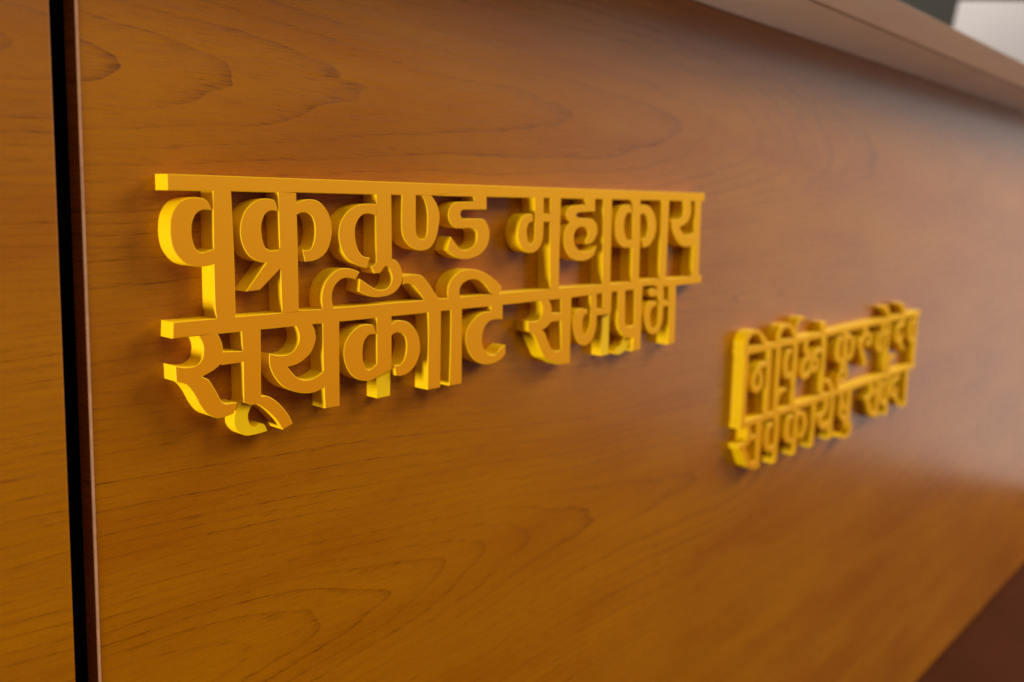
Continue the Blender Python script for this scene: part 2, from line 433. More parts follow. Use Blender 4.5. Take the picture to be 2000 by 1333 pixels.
        [(11.6, 71.5, 1), (24.6, 70.4, 1), (27.9, 67.3), (30.1, 63.4), (31.3, 59.3), (31.5, 56.0, 1), (46.3, 54.7, 1), (46.1, 48.1, 1), (30.8, 47.9, 1), (29.8, 48.4), (27.9, 47.3), (24.3, 45.1), (17.3, 42.5, 1), (21.4, 40.0), (24.0, 36.0), (26.7, 31.0), (29.3, 26.0), (32.1, 23.9), (36.5, 23.6), (39.8, 23.4, 1), (37.4, 17.0, 1), (33.3, 16.0), (27.5, 15.6), (22.6, 17.5), (19.2, 20.0), (15.3, 25.5), (11.5, 33.2), (7.0, 39.0), (1.0, 41.7, 1), (0.8, 50.9, 1), (6.1, 49.5), (12.1, 49.2), (15.6, 50.7), (17.7, 53.1), (18.7, 58.1), (18.1, 62.6), (15.2, 68.0)],
        [(44.3, 71.9, 1), (57.7, 70.7, 1), (57.6, 66.7), (56.8, 26.6), (56.8, 25.0, 1), (61.4, 24.2), (66.8, 20.7), (72.2, 15.3), (76.9, 8.8), (79.4, 3.3, 1), (71.9, 0.7, 1), (68.0, 6.8), (64.2, 11.6), (58.8, 16.7), (53.9, 20.2, 1), (49.8, 20.6), (44.1, 22.7, 1), (44.3, 24.4), (44.6, 47.3), (44.1, 66.6)],
    ]),
    ('vowel_hook', False, [
        [(45.9, 24.4, 1), (56.2, 22.9, 1), (55.5, 19.5, 1), (51.9, 19.4), (49.2, 15.7), (48.6, 11.7), (50.0, 7.3), (52.6, 5.3), (56.5, 6.7), (59.9, 5.9), (62.2, 1.2, 1), (54.0, 0.5), (46.4, 1.0), (42.0, 4.2), (39.5, 8.4), (39.3, 12.5), (40.5, 17.7), (42.9, 21.8)],
    ]),
    ('letter', True, [
        [(103.7, 70.3, 1), (117.6, 70.6, 1), (117.6, 66.3), (117.1, 9.3, 1), (105.0, 9.4, 1), (104.0, 38.0), (104.0, 66.0)],
        [(80.4, 71.5, 1), (92.3, 70.6, 1), (96.0, 66.4), (98.0, 62.3), (98.6, 57.2), (97.4, 53.1), (94.4, 48.4), (90.1, 45.0), (84.2, 42.2), (76.5, 41.0, 1), (80.0, 36.7), (84.0, 33.0), (89.0, 30.9), (94.0, 30.7), (99.1, 32.1), (104.3, 35.0), (110.5, 40.8, 1), (110.3, 28.4, 1), (105.0, 24.7), (100.7, 22.4), (94.7, 21.5), (87.9, 22.3), (80.6, 24.6), (73.4, 28.4), (67.9, 34.1), (64.5, 40.0), (63.1, 45.0), (63.3, 51.2, 1), (69.1, 49.5), (74.7, 48.9), (79.5, 50.1), (83.3, 53.2), (85.4, 57.1), (85.5, 61.3), (83.9, 65.7)],
        [(104.4, 71.7, 1), (103.9, 76.7), (103.6, 83.8), (104.7, 89.4), (107.8, 94.9), (113.1, 99.6), (118.3, 101.9), (124.6, 102.3), (129.9, 101.2), (135.0, 99.2, 1), (131.6, 94.6, 1), (127.2, 95.7), (122.7, 95.9), (118.2, 94.4), (114.2, 91.0), (112.0, 86.1), (111.9, 81.1), (113.3, 76.0), (114.4, 71.6, 1)],
    ]),
    ('letter', True, [
        [(149.6, 71.5, 1), (163.2, 71.3, 1), (163.0, 28.5, 1), (155.6, 26.5), (149.8, 24.8), (144.0, 23.2), (138.3, 23.8), (131.8, 26.0), (126.3, 30.5), (122.8, 36.1), (121.0, 42.2), (121.1, 48.1), (123.4, 53.8), (128.5, 59.2), (135.0, 62.3), (140.6, 62.9), (146.2, 62.0), (148.3, 58.1), (149.3, 55.2, 1), (144.3, 55.8), (140.5, 53.9), (138.1, 50.0), (137.1, 44.1), (137.5, 38.1), (139.3, 33.3), (142.1, 30.9), (146.0, 32.1), (149.5, 34.5, 1), (149.5, 58.0)],
        [(159.7, 59.3, 1), (166.6, 62.9), (172.7, 63.0), (178.8, 61.1), (184.4, 56.7), (188.6, 50.4), (190.2, 43.9), (190.2, 39.1), (188.1, 32.9), (183.9, 27.5), (177.7, 23.9), (171.6, 22.9), (167.0, 23.8, 1), (165.5, 31.7, 1), (169.6, 30.8), (173.6, 33.1), (176.2, 37.5), (177.2, 43.7), (176.7, 48.4), (174.2, 52.6), (170.1, 54.7), (166.1, 54.5), (159.7, 51.5, 1)],
        [(198.1, 71.0, 1), (211.1, 70.9, 1), (211.1, 66.0), (210.7, 8.9, 1), (197.5, 9.0, 1), (198.2, 45.5)],
        [(173.5, 94.5, 1), (179.9, 95.5), (186.0, 95.4), (191.2, 94.4), (195.4, 91.3), (200.8, 85.5), (205.1, 80.4), (212.8, 71.9, 1), (195.5, 71.9, 1), (193.4, 76.8), (190.2, 81.0), (186.0, 85.5), (182.4, 88.2), (177.8, 89.2), (173.8, 88.6, 1)],
    ]),
    ('letter_foot', False, [
        [(151.7, 37.8, 1), (164.3, 36.4, 1), (163.5, 9.3, 1), (151.6, 9.0, 1)],
    ]),
    ('letter', True, [
        [(221.1, 70.2, 1), (233.0, 70.1, 1), (233.1, 65.2), (233.3, 9.0, 1), (219.9, 8.9, 1), (221.1, 43.1)],
        [(220.0, 72.3, 1), (218.0, 76.9), (217.8, 80.9), (218.7, 85.7), (222.6, 90.8), (228.2, 94.6), (235.0, 96.5), (242.0, 96.8), (250.3, 95.7), (258.7, 92.8), (267.4, 88.2), (273.6, 84.4), (277.7, 80.6), (276.3, 78.1), (272.0, 73.4, 1), (267.0, 73.7, 1), (262.0, 80.4), (257.6, 84.9), (251.6, 87.9), (244.4, 89.1), (238.6, 88.3), (232.9, 85.8), (230.4, 81.8), (230.7, 77.7), (233.0, 71.8, 1)],
        [(265.2, 70.4, 1), (278.7, 70.4, 1), (279.1, 55.2, 1), (269.2, 55.8), (263.7, 54.7), (258.8, 51.3), (255.9, 45.6), (255.4, 39.7), (257.3, 33.9), (261.1, 29.6), (266.0, 27.5), (271.0, 27.6), (277.3, 31.8), (282.7, 34.0, 1), (282.9, 26.8, 1), (280.0, 24.0), (272.4, 20.9), (263.7, 20.2), (256.3, 21.4), (249.0, 24.6), (242.9, 29.9), (238.7, 36.3), (236.9, 43.2), (238.5, 49.8), (243.7, 56.0), (250.8, 60.5), (258.0, 62.4), (264.8, 62.4, 1)],
    ]),
    ('letter', True, [
        [(323.2, 70.3, 1), (333.6, 70.2, 1), (336.2, 66.6), (338.9, 63.8), (340.3, 60.3), (340.8, 55.2, 1), (356.5, 54.6, 1), (356.8, 48.1, 1), (340.1, 47.6, 1), (336.1, 44.8), (332.6, 43.0), (327.5, 42.1, 1), (331.5, 39.5), (334.9, 34.9), (338.4, 28.7), (341.8, 24.1), (345.2, 22.1), (351.1, 21.5), (357.8, 23.5, 1), (358.4, 8.8, 1), (353.3, 9.0, 1), (345.6, 12.3), (338.0, 15.2), (332.2, 18.0), (328.0, 23.5), (322.9, 31.4), (318.7, 37.5), (315.5, 40.5), (310.6, 42.1, 1), (310.0, 51.0, 1), (316.0, 50.0), (322.3, 50.2), (325.8, 52.5), (327.7, 55.5), (328.4, 59.1), (327.7, 62.8)],
        [(352.5, 71.1, 1), (367.4, 71.3, 1), (367.1, 66.7), (367.4, 8.7, 1), (353.4, 9.1, 1), (354.4, 23.8)],
    ]),
    ('letter', True, [
        [(393.9, 72.8, 1), (403.5, 72.7, 1), (404.5, 54.1, 1), (419.3, 53.5, 1), (419.6, 47.9, 1), (404.8, 48.0, 1), (404.7, 40.4), (403.1, 33.6), (399.4, 27.1), (392.4, 22.9), (386.1, 22.6), (378.9, 25.7), (373.2, 32.6), (370.1, 41.5), (370.7, 49.0), (374.6, 54.5), (381.4, 56.0), (390.2, 55.0, 1), (391.1, 50.8, 1), (386.4, 50.0), (384.2, 46.0), (384.0, 40.2), (385.5, 34.3), (388.0, 31.6), (391.1, 33.8), (394.0, 38.4), (395.3, 44.1), (395.3, 54.8)],
        [(413.2, 74.1, 1), (427.0, 74.4, 1), (426.8, 67.4), (426.2, 47.9, 1), (413.8, 48.1, 1), (413.2, 67.3)],
    ]),
    ('letter_foot', False, [
        [(417.1, 51.0, 1), (428.0, 50.2, 1), (427.7, 9.5, 1), (416.6, 9.4, 1)],
    ]),
    ('letter', True, [
        [(436.7, 72.8, 1), (447.9, 72.8, 1), (448.4, 65.1), (449.2, 45.7), (450.1, 37.5), (453.8, 33.6), (459.2, 33.6), (472.6, 35.5, 1), (473.4, 22.9, 1), (465.3, 21.8), (454.5, 23.2), (447.2, 26.5), (439.9, 33.3), (437.1, 39.6), (437.3, 47.7)],
        [(463.8, 73.4, 1), (476.8, 73.2, 1), (476.9, 66.5), (477.1, 9.2, 1), (463.4, 9.0, 1), (464.7, 24.8), (465.5, 35.1)],
    ]),
    ('vowel_hook', False, [
        [(454.9, 23.9, 1), (469.3, 22.5, 1), (468.6, 18.9), (460.8, 13.9), (452.2, 9.1), (443.2, 7.6), (436.5, 10.2), (439.8, 13.3), (448.3, 16.3)],
    ]),
    ('letter', True, [
        [(474.4, 77.1, 1), (492.9, 77.1), (502.4, 76.6), (509.3, 73.9), (513.6, 68.6), (515.3, 54.0, 1), (529.5, 53.8, 1), (530.0, 47.9, 1), (515.1, 48.3, 1), (515.1, 40.6), (513.5, 31.0), (508.1, 25.0), (500.6, 21.9), (492.9, 23.7), (485.9, 30.2), (482.1, 38.9), (482.0, 46.3), (485.3, 52.4), (492.6, 55.0), (502.5, 54.3, 1), (502.8, 49.6, 1), (496.8, 49.2), (493.2, 45.5), (492.2, 39.2), (494.6, 31.5), (499.3, 27.4), (503.9, 29.6), (506.3, 35.9), (506.7, 44.4), (505.2, 64.8), (501.0, 69.5), (493.3, 70.6), (474.8, 70.7, 1)],
        [(503.0, 63.0), (502.4, 61.3), (500.5, 60.0), (497.6, 59.4), (494.4, 59.6), (491.5, 60.6), (489.4, 62.1), (488.5, 63.9), (489.1, 65.6), (491.0, 66.9), (493.8, 67.5), (497.1, 67.3), (500.0, 66.4), (502.1, 64.8)],
        [(499.4, 65.7, 1), (508.0, 65.2, 1), (508.4, 59.8, 1), (499.7, 60.4, 1)],
        [(523.6, 73.4, 1), (536.8, 73.3, 1), (537.0, 66.2), (538.6, 9.3, 1), (526.7, 8.7, 1), (526.6, 27.6)],
    ]),
]
SIGN_B_AT = (0.938, 0.581)
SIGN_B = [
    ('headline_bar', True, [
        [(0, 164.8, 1), (600, 164.8, 1), (600, 156.8, 1), (0, 156.8, 1)],
    ]),
    ('headline_bar', True, [
        [(1, 77.6, 1), (593, 77.6, 1), (593, 69.6, 1), (1, 69.6, 1)],
    ]),
    ('letter', True, [
        [(1.9, 162.8, 1), (12.1, 162.8, 1), (12.1, 72.6, 1), (1.9, 72.6, 1)],
        [(1.7, 162.8, 1), (0.1, 166.6), (-0.1, 170.2), (0.7, 174.6), (4.4, 179.4), (9.7, 183.0), (16.2, 184.8), (23.0, 185.1), (31.0, 184.0), (39.3, 181.2), (47.9, 176.6), (53.9, 172.9), (57.3, 169.8), (56.4, 168.1), (52.5, 163.9, 1), (48.6, 164.2, 1), (43.8, 170.5), (39.3, 175.2), (32.9, 178.4), (25.4, 179.6), (19.3, 178.8), (13.1, 176.1), (10.3, 171.5), (10.6, 166.9), (12.4, 162.4, 1)],
    ]),
    ('letter', True, [
        [(60.9, 162.8, 1), (71.1, 162.8, 1), (71.1, 72.6, 1), (60.9, 72.6, 1)],
        (8.6, 6.8, [(66, 139.8), (50, 140.3), (37, 135.8), (29, 126.8), (28, 118.8), (33, 112.3), (42, 111.8), (48, 117.8), (47, 126.8), (41, 134.8)]),
    ]),
    ('letter', True, [
        [(84.9, 162.8, 1), (95.1, 162.8, 1), (95.1, 72.6, 1), (84.9, 72.6, 1)],
        [(84.7, 162.8, 1), (83.1, 166.6), (82.9, 170.2), (83.7, 174.6), (87.4, 179.4), (92.7, 183.0), (99.2, 184.8), (106.0, 185.1), (114.0, 184.0), (122.3, 181.2), (130.9, 176.6), (136.9, 172.9), (140.3, 169.8), (139.4, 168.1), (135.5, 163.9, 1), (131.6, 164.2, 1), (126.8, 170.5), (122.3, 175.2), (115.9, 178.4), (108.4, 179.6), (102.3, 178.8), (96.1, 176.1), (93.3, 171.5), (93.6, 166.9), (95.4, 162.4, 1)],
    ]),
    ('letter', True, [
        [(132.9, 162.8, 1), (143.1, 162.8, 1), (143.1, 72.6, 1), (132.9, 72.6, 1)],
        [(126.1, 150.6), (121.2, 151.4), (116.9, 150.8), (112.6, 149.2), (109.2, 145.7), (107.0, 141.3), (106.1, 136.1), (106.0, 130.3), (107.1, 124.5), (109.6, 119.9), (113.1, 116.2), (117.4, 114.4), (123.1, 113.6), (127.7, 114.0), (132.3, 114.9, 1), (132.6, 121.8, 1), (131.3, 121.5), (127.4, 120.3), (123.1, 119.5), (119.2, 122.4), (117.2, 127.9), (116.8, 133.8), (117.6, 139.0), (120.1, 143.6), (123.9, 146.1), (128.0, 146.6), (129.4, 146.4, 1), (128.4, 148.4)],
        [(132.4, 162.2, 1), (132.0, 166.2), (131.7, 173.1), (132.7, 178.4), (135.7, 183.6), (140.7, 188.1), (145.6, 190.2), (151.5, 190.6), (156.6, 189.5), (160.3, 188.1, 1), (158.2, 185.2, 1), (154.4, 186.2), (149.5, 186.4), (144.6, 184.8), (140.3, 181.1), (137.9, 175.7), (137.8, 170.4), (139.2, 165.1), (140.0, 162.1, 1)],
    ]),
    ('letter', True, [
        [(220.9, 162.8, 1), (231.1, 162.8, 1), (231.1, 72.6, 1), (220.9, 72.6, 1)],
        (10.2, 7.4, [(170, 160.8), (168, 146.8), (175, 139.8), (185, 135.8)]),
        (9.5, 7.2, [(185, 135.8), (168, 130.8), (160, 122.8), (162, 113.8), (172, 109.8), (184, 114.8), (190, 122.8)]),
        (8.6, 6.8, [(226, 138.8), (210, 140.3), (197, 135.8), (189, 126.8), (191, 117.8), (200, 114.8), (208, 120.8), (204, 129.8)]),
    ]),
    ('anusvara_dot', True, [
        [(213, 177.8, 1), (225, 177.8, 1), (225, 164.8, 1), (213, 164.8, 1)],
    ]),
    ('letter', True, [
        [(290.4, 162.8, 1), (303.6, 162.8, 1), (303.6, 112.8, 1), (290.4, 112.8, 1)],
        [(286.6, 151.4, 1), (278.9, 151.9), (271.1, 149.1), (266.1, 141.8), (264.9, 133.4), (266.1, 125.1), (271.3, 118.6), (279.7, 114.8), (288.1, 114.4), (297.5, 115.1, 1), (297.2, 120.3, 1), (287.6, 119.0), (281.6, 121.5), (277.4, 128.0), (276.6, 135.4), (278.4, 142.8), (283.1, 146.8), (288.4, 146.2, 1)],
        [(299.2, 149.1, 1), (302.8, 151.0), (310.4, 152.3), (319.2, 150.4), (325.7, 144.7), (329.8, 136.8), (329.6, 128.2), (325.7, 120.3), (318.2, 115.1), (311.2, 114.0, 1), (309.4, 119.4, 1), (315.1, 122.1), (318.7, 128.8), (318.2, 136.5), (314.7, 143.1), (309.4, 146.0), (303.5, 144.9), (299.6, 143.3, 1)],
        [(291.9, 115.5, 1), (291.9, 109.9), (287.5, 107.0, 1), (289.6, 104.0, 1), (293.4, 104.0, 1), (294.7, 105.3), (297.3, 107.9), (299.5, 108.8), (301.8, 107.8), (303.7, 105.3), (305.3, 102.0), (305.8, 99.0), (305.0, 95.3), (302.7, 92.4), (299.3, 90.3), (295.4, 89.7), (291.7, 90.2), (287.5, 91.9), (283.0, 94.2), (279.7, 96.4), (277.1, 97.9, 1), (276.3, 91.9, 1), (280.6, 90.1), (285.5, 88.4), (289.7, 87.5), (295.4, 87.4), (301.1, 88.0), (305.4, 89.3), (309.1, 91.7), (311.7, 94.3), (312.8, 96.6), (313.2, 100.1), (312.6, 103.1), (311.1, 106.7), (308.8, 109.3), (306.6, 110.7), (303.6, 111.5, 1), (303.7, 115.1, 1)],
    ]),
    ('letter', True, [
        (10.2, 7.4, [(368, 160.8), (369, 148.8), (362, 140.8), (348, 135.8)]),
        (10.2, 7.4, [(348, 135.8), (358, 124.8), (369, 112.8), (377, 100.8)]),
        (8.6, 6.8, [(366, 143.8), (378, 146.8), (389, 141.8), (389, 132.8), (379, 129.8)]),
    ]),
    ('letter', True, [
        [(455.9, 162.8, 1), (466.1, 162.8, 1), (466.1, 72.6, 1), (455.9, 72.6, 1)],
        [(435.3, 160.9, 1), (444.6, 160.9, 1), (445.2, 143.1, 1), (457.7, 143.6, 1), (458.0, 138.6, 1), (445.4, 138.5, 1), (445.2, 130.6), (444.5, 123.7), (442.1, 118.8), (437.8, 115.2), (432.2, 113.5), (427.2, 114.2), (421.5, 116.9), (417.7, 121.0), (415.8, 125.8), (416.0, 131.5), (418.0, 137.1), (421.5, 141.1), (426.2, 143.0), (431.1, 143.0, 1), (431.8, 138.8, 1), (428.3, 138.2), (425.3, 134.7), (424.3, 129.0), (425.6, 123.3), (428.0, 119.2), (431.7, 118.5), (434.9, 121.1), (436.6, 125.1), (436.4, 137.6)],
        [(432.6, 183.0, 1), (438.0, 183.8), (443.9, 183.7), (448.7, 182.8), (452.7, 179.9), (458.0, 174.2), (462.3, 169.1), (469.0, 162.1, 1), (454.2, 162.4, 1), (452.4, 166.8), (449.0, 171.1), (444.7, 175.7), (440.9, 178.6), (435.8, 179.7), (432.8, 179.3, 1)],
    ]),
    ('letter', True, [
        (9.2, 7, [(524, 160.8), (524, 149.8), (510, 146.8), (499, 138.8), (498, 128.8), (508, 122.8), (520, 125.8), (522, 133.8)]),
        (9.2, 7.6, [(512, 123.8), (522, 116.8), (534, 106.8)]),
        [(498.6, 183.0, 1), (504.0, 183.8), (509.9, 183.7), (514.7, 182.8), (518.7, 179.9), (524.0, 174.2), (528.3, 169.1), (535.0, 162.1, 1), (520.2, 162.4, 1), (518.4, 166.8), (515.0, 171.1), (510.7, 175.7), (506.9, 178.6), (501.8, 179.7), (498.8, 179.3, 1)],
    ]),
    ('letter', True, [
        [(580.9, 162.8, 1), (591.1, 162.8, 1), (591.1, 72.6, 1), (580.9, 72.6, 1)],
        [(574.1, 150.6), (569.2, 151.4), (564.9, 150.8), (560.6, 149.2), (557.2, 145.7), (555.0, 141.3), (554.1, 136.1), (554.0, 130.3), (555.1, 124.5), (557.6, 119.9), (561.1, 116.2), (565.4, 114.4), (571.1, 113.6), (575.7, 114.0), (580.3, 114.9, 1), (580.6, 121.8, 1), (579.3, 121.5), (575.4, 120.3), (571.1, 119.5), (567.2, 122.4), (565.2, 127.9), (564.8, 133.8), (565.6, 139.0), (568.1, 143.6), (571.9, 146.1), (576.0, 146.6), (577.4, 146.4, 1), (576.4, 148.4)],
    ]),
    ('letter', True, [
        [(14.9, 71.5, 1), (23.0, 71.3, 1), (25.4, 68.1), (28.0, 65.4), (29.2, 62.2), (29.8, 56.3, 1), (45.4, 55.7, 1), (45.6, 51.4, 1), (29.7, 50.9, 1), (25.5, 47.9), (22.2, 46.3), (15.5, 44.7, 1), (20.7, 40.9), (24.0, 36.5), (27.5, 30.3), (31.0, 25.5), (34.8, 23.2), (41.2, 22.6), (46.8, 24.2, 1), (47.3, 12.1, 1), (43.5, 12.3, 1), (36.0, 15.5), (28.4, 18.4), (22.9, 21.1), (18.9, 26.3), (13.8, 34.2), (9.5, 40.4), (6.1, 43.7), (1.6, 45.1, 1), (1.2, 51.9, 1), (5.9, 51.1), (12.6, 51.3), (16.6, 53.9), (18.7, 57.3), (19.5, 61.3), (18.7, 65.4)],
        [(43.6, 72.2, 1), (56.2, 72.4, 1), (56.0, 68.9), (56.3, 12.0, 1), (44.6, 12.4, 1), (45.5, 26.0)],
    ]),
    ('letter', True, [
        [(92.9, 75.6, 1), (103.1, 75.6, 1), (103.1, 9.6, 1), (92.9, 9.6, 1)],
        [(86.1, 63.4), (81.2, 64.2), (76.9, 63.6), (72.6, 62.0), (69.2, 58.5), (67.0, 54.1), (66.1, 48.9), (66.0, 43.1), (67.1, 37.3), (69.6, 32.7), (73.1, 29.0), (77.4, 27.2), (83.1, 26.4), (87.7, 26.8), (92.3, 27.7, 1), (92.6, 34.6, 1), (91.3, 34.3), (87.4, 33.1), (83.1, 32.3), (79.2, 35.2), (77.2, 40.7), (76.8, 46.6), (77.6, 51.8), (80.1, 56.4), (83.9, 58.9), (88.0, 59.4), (89.4, 59.2, 1), (88.4, 61.2)],
        [(92.4, 75.0, 1), (92.0, 79.0), (91.7, 85.9), (92.7, 91.2), (95.7, 96.4), (100.7, 100.9), (105.6, 103.0), (111.5, 103.4), (116.6, 102.3), (120.3, 100.9, 1), (118.2, 98.0, 1), (114.4, 99.0), (109.5, 99.2), (104.6, 97.6), (100.3, 93.9), (97.9, 88.5), (97.8, 83.2), (99.2, 77.9), (100.0, 74.9, 1)],
    ]),
    ('letter', True, [
        [(147.9, 75.6, 1), (158.1, 75.6, 1), (158.1, 9.6, 1), (147.9, 9.6, 1)],
        [(142.6, 64.2, 1), (134.9, 64.7), (127.1, 61.9), (122.1, 54.6), (120.9, 46.2), (122.1, 37.9), (127.3, 31.4), (135.7, 27.6), (144.1, 27.2), (153.5, 27.9, 1), (153.2, 33.1, 1), (143.6, 31.8), (137.6, 34.3), (133.4, 40.8), (132.6, 48.2), (134.4, 55.6), (139.1, 59.6), (144.4, 59.0, 1)],
        [(155.2, 61.9, 1), (158.8, 63.8), (166.4, 65.1), (175.2, 63.2), (181.7, 57.5), (185.8, 49.6), (185.6, 41.0), (181.7, 33.1), (174.2, 27.9), (167.2, 26.8, 1), (165.4, 32.2, 1), (171.1, 34.9), (174.7, 41.6), (174.2, 49.3), (170.7, 55.9), (165.4, 58.8), (159.5, 57.7), (155.6, 56.1, 1)],
        [(200.9, 75.6, 1), (211.1, 75.6, 1), (211.1, 9.6, 1), (200.9, 9.6, 1)],
    ]),
    ('letter', True, [
        [(260.9, 75.6, 1), (271.1, 75.6, 1), (271.1, 9.6, 1), (260.9, 9.6, 1)],
        [(237.6, 74.9, 1), (249.2, 74.9, 1), (250.0, 70.1), (251.2, 60.7), (248.0, 52.7), (240.7, 48.1), (230.3, 45.4, 1), (234.8, 40.4), (240.5, 36.4), (247.2, 35.1), (254.7, 36.1), (265.6, 41.0, 1), (266.5, 30.7, 1), (260.8, 28.6), (253.2, 26.3), (245.2, 25.7), (235.1, 28.8), (225.8, 35.2), (219.4, 43.0), (217.1, 51.8, 1), (223.5, 51.2), (230.8, 51.6), (237.1, 54.4), (240.0, 60.3), (238.6, 70.3)],
        [(236.6, 95.8, 1), (242.0, 96.6), (247.9, 96.5), (252.7, 95.6), (256.7, 92.7), (262.0, 87.0), (266.3, 81.9), (273.0, 74.9, 1), (258.2, 75.2, 1), (256.4, 79.6), (253.0, 83.9), (248.7, 88.5), (244.9, 91.4), (239.8, 92.5), (236.8, 92.1, 1)],
        [(278.4, 75.0, 1), (278.0, 79.0), (277.7, 85.9), (278.7, 91.2), (281.7, 96.4), (286.7, 100.9), (291.6, 103.0), (297.5, 103.4), (302.6, 102.3), (306.3, 100.9, 1), (304.2, 98.0, 1), (300.4, 99.0), (295.5, 99.2), (290.6, 97.6), (286.3, 93.9), (283.9, 88.5), (283.8, 83.2), (285.2, 77.9), (286.0, 74.9, 1)],
    ]),
    ('letter', True, [
        [(318.4, 75.6, 1), (331.6, 75.6, 1), (331.6, 28.6, 1), (318.4, 28.6, 1)],
        [(292.8, 73.9, 1), (301.9, 73.9, 1), (302.3, 67.2), (303.1, 47.8), (304.0, 39.2), (308.3, 34.7), (314.3, 34.7), (326.6, 36.4, 1), (327.2, 26.1, 1), (320.3, 25.1), (309.8, 26.5), (302.8, 29.6), (295.8, 36.2), (293.2, 42.0), (293.4, 49.9)],
        (9, 7.5, [(295, 59.6), (321, 40.6)]),
        [(319.9, 28.3, 1), (319.9, 22.7), (315.5, 19.8, 1), (317.6, 16.8, 1), (321.4, 16.8, 1), (322.7, 18.1), (325.3, 20.7), (327.5, 21.6), (329.8, 20.6), (331.7, 18.1), (333.3, 14.8), (333.8, 11.8), (333.0, 8.1), (330.7, 5.2), (327.3, 3.1), (323.4, 2.5), (319.7, 3.0), (315.5, 4.7), (311.0, 7.0), (307.7, 9.2), (305.1, 10.7, 1), (304.3, 4.7, 1), (308.6, 2.9), (313.5, 1.2), (317.7, 0.3), (323.4, 0.2), (329.1, 0.8), (333.4, 2.1), (337.1, 4.5), (339.7, 7.1), (340.8, 9.4), (341.2, 12.9), (340.6, 15.9), (339.1, 19.5), (336.8, 22.1), (334.6, 23.5), (331.6, 24.3, 1), (331.7, 27.9, 1)],
    ]),
    ('letter', True, [
        [(400.9, 71.5, 1), (409.0, 71.3, 1), (411.4, 68.1), (414.0, 65.4), (415.2, 62.2), (415.8, 56.3, 1), (431.4, 55.7, 1), (431.6, 51.4, 1), (415.7, 50.9, 1), (411.5, 47.9), (408.2, 46.3), (401.5, 44.7, 1), (406.7, 40.9), (410.0, 36.5), (413.5, 30.3), (417.0, 25.5), (420.8, 23.2), (427.2, 22.6), (432.8, 24.2, 1), (433.3, 12.1, 1), (429.5, 12.3, 1), (422.0, 15.5), (414.4, 18.4), (408.9, 21.1), (404.9, 26.3), (399.8, 34.2), (395.5, 40.4), (392.1, 43.7), (387.6, 45.1, 1), (387.2, 51.9, 1), (391.9, 51.1), (398.6, 51.3), (402.6, 53.9), (404.7, 57.3), (405.5, 61.3), (404.7, 65.4)],
        [(429.6, 72.2, 1), (442.2, 72.4, 1), (442.0, 68.9), (442.3, 12.0, 1), (430.6, 12.4, 1), (431.5, 26.0)],
    ]),
    ('letter', True, [
        [(472.9, 75.6, 1), (483.1, 75.6, 1), (483.1, 9.6, 1), (472.9, 9.6, 1)],
        [(466.1, 63.4), (461.2, 64.2), (456.9, 63.6), (452.6, 62.0), (449.2, 58.5), (447.0, 54.1), (446.1, 48.9), (446.0, 43.1), (447.1, 37.3), (449.6, 32.7), (453.1, 29.0), (457.4, 27.2), (463.1, 26.4), (467.7, 26.8), (472.3, 27.7, 1), (472.6, 34.6, 1), (471.3, 34.3), (467.4, 33.1), (463.1, 32.3), (459.2, 35.2), (457.2, 40.7), (456.8, 46.6), (457.6, 51.8), (460.1, 56.4), (463.9, 58.9), (468.0, 59.4), (469.4, 59.2, 1), (468.4, 61.2)],
        [(472.4, 75.0, 1), (472.0, 79.0), (471.7, 85.9), (472.7, 91.2), (475.7, 96.4), (480.7, 100.9), (485.6, 103.0), (491.5, 103.4), (496.6, 102.3), (500.3, 100.9, 1), (498.2, 98.0, 1), (494.4, 99.0), (489.5, 99.2), (484.6, 97.6), (480.3, 93.9), (477.9, 88.5), (477.8, 83.2), (479.2, 77.9), (480.0, 74.9, 1)],
    ]),
    ('letter', True, [
        (9.2, 7, [(520, 73.6), (520, 62.6), (506, 59.6), (495, 51.6), (494, 41.6), (504, 35.6), (516, 38.6), (518, 46.6)]),
        (9.2, 7.6, [(508, 36.6), (518, 29.6), (530, 19.6)]),
        [(556.9, 75.6, 1), (567.1, 75.6, 1), (567.1, 9.6, 1), (556.9, 9.6, 1)],
    ]),
]

DEPTH = 0.0140          # whole letter
PLATE = 0.0028          # acrylic face glued on the foam body
STEP = 1.3              # mm between outline samples


def catmull(p0, p1, p2, p3, t):
    a = [0.0] * 2
    for i in range(2):
        a[i] = 0.5 * ((2 * p1[i]) + (-p0[i] + p2[i]) * t + (2 * p0[i] - 5 * p1[i] + 4 * p2[i] - p3[i]) * t * t
                      + (-p0[i] + 3 * p1[i] - 3 * p2[i] + p3[i]) * t * t * t)
    return tuple(a)


def corner(p):
    return len(p) > 2


def smooth_loop(pts):
    """Closed outline: straight between corners, curved through the other points."""
    out, n = [], len(pts)
    for i in range(n):
        p1, p2 = pts[i], pts[(i + 1) % n]
        p0 = pts[i - 1] if not corner(p1) else (2 * p1[0] - p2[0], 2 * p1[1] - p2[1])
        p3 = pts[(i + 2) % n] if not corner(p2) else (2 * p2[0] - p1[0], 2 * p2[1] - p1[1])
        d = math.hypot(p2[0] - p1[0], p2[1] - p1[1])
        if corner(p1) and corner(p2):
            out.append(tuple(p1[:2]))
            continue
        d0 = math.hypot(p1[0] - p0[0], p1[1] - p0[1]) or 1e-6
        d3 = math.hypot(p3[0] - p2[0], p3[1] - p2[1]) or 1e-6
        if d0 > d * 1.2:       # keep long straights from bulging the next bend
            k = d * 1.2 / d0
            p0 = (p1[0] + (p0[0] - p1[0]) * k, p1[1] + (p0[1] - p1[1]) * k)
        if d3 > d * 1.2:
            k = d * 1.2 / d3
            p3 = (p2[0] + (p3[0] - p2[0]) * k, p2[1] + (p3[1] - p2[1]) * k)
        m = max(1, round(d / STEP))
        for j in range(m):
            out.append(catmull(p0, p1, p2, p3, j / m))
    return out


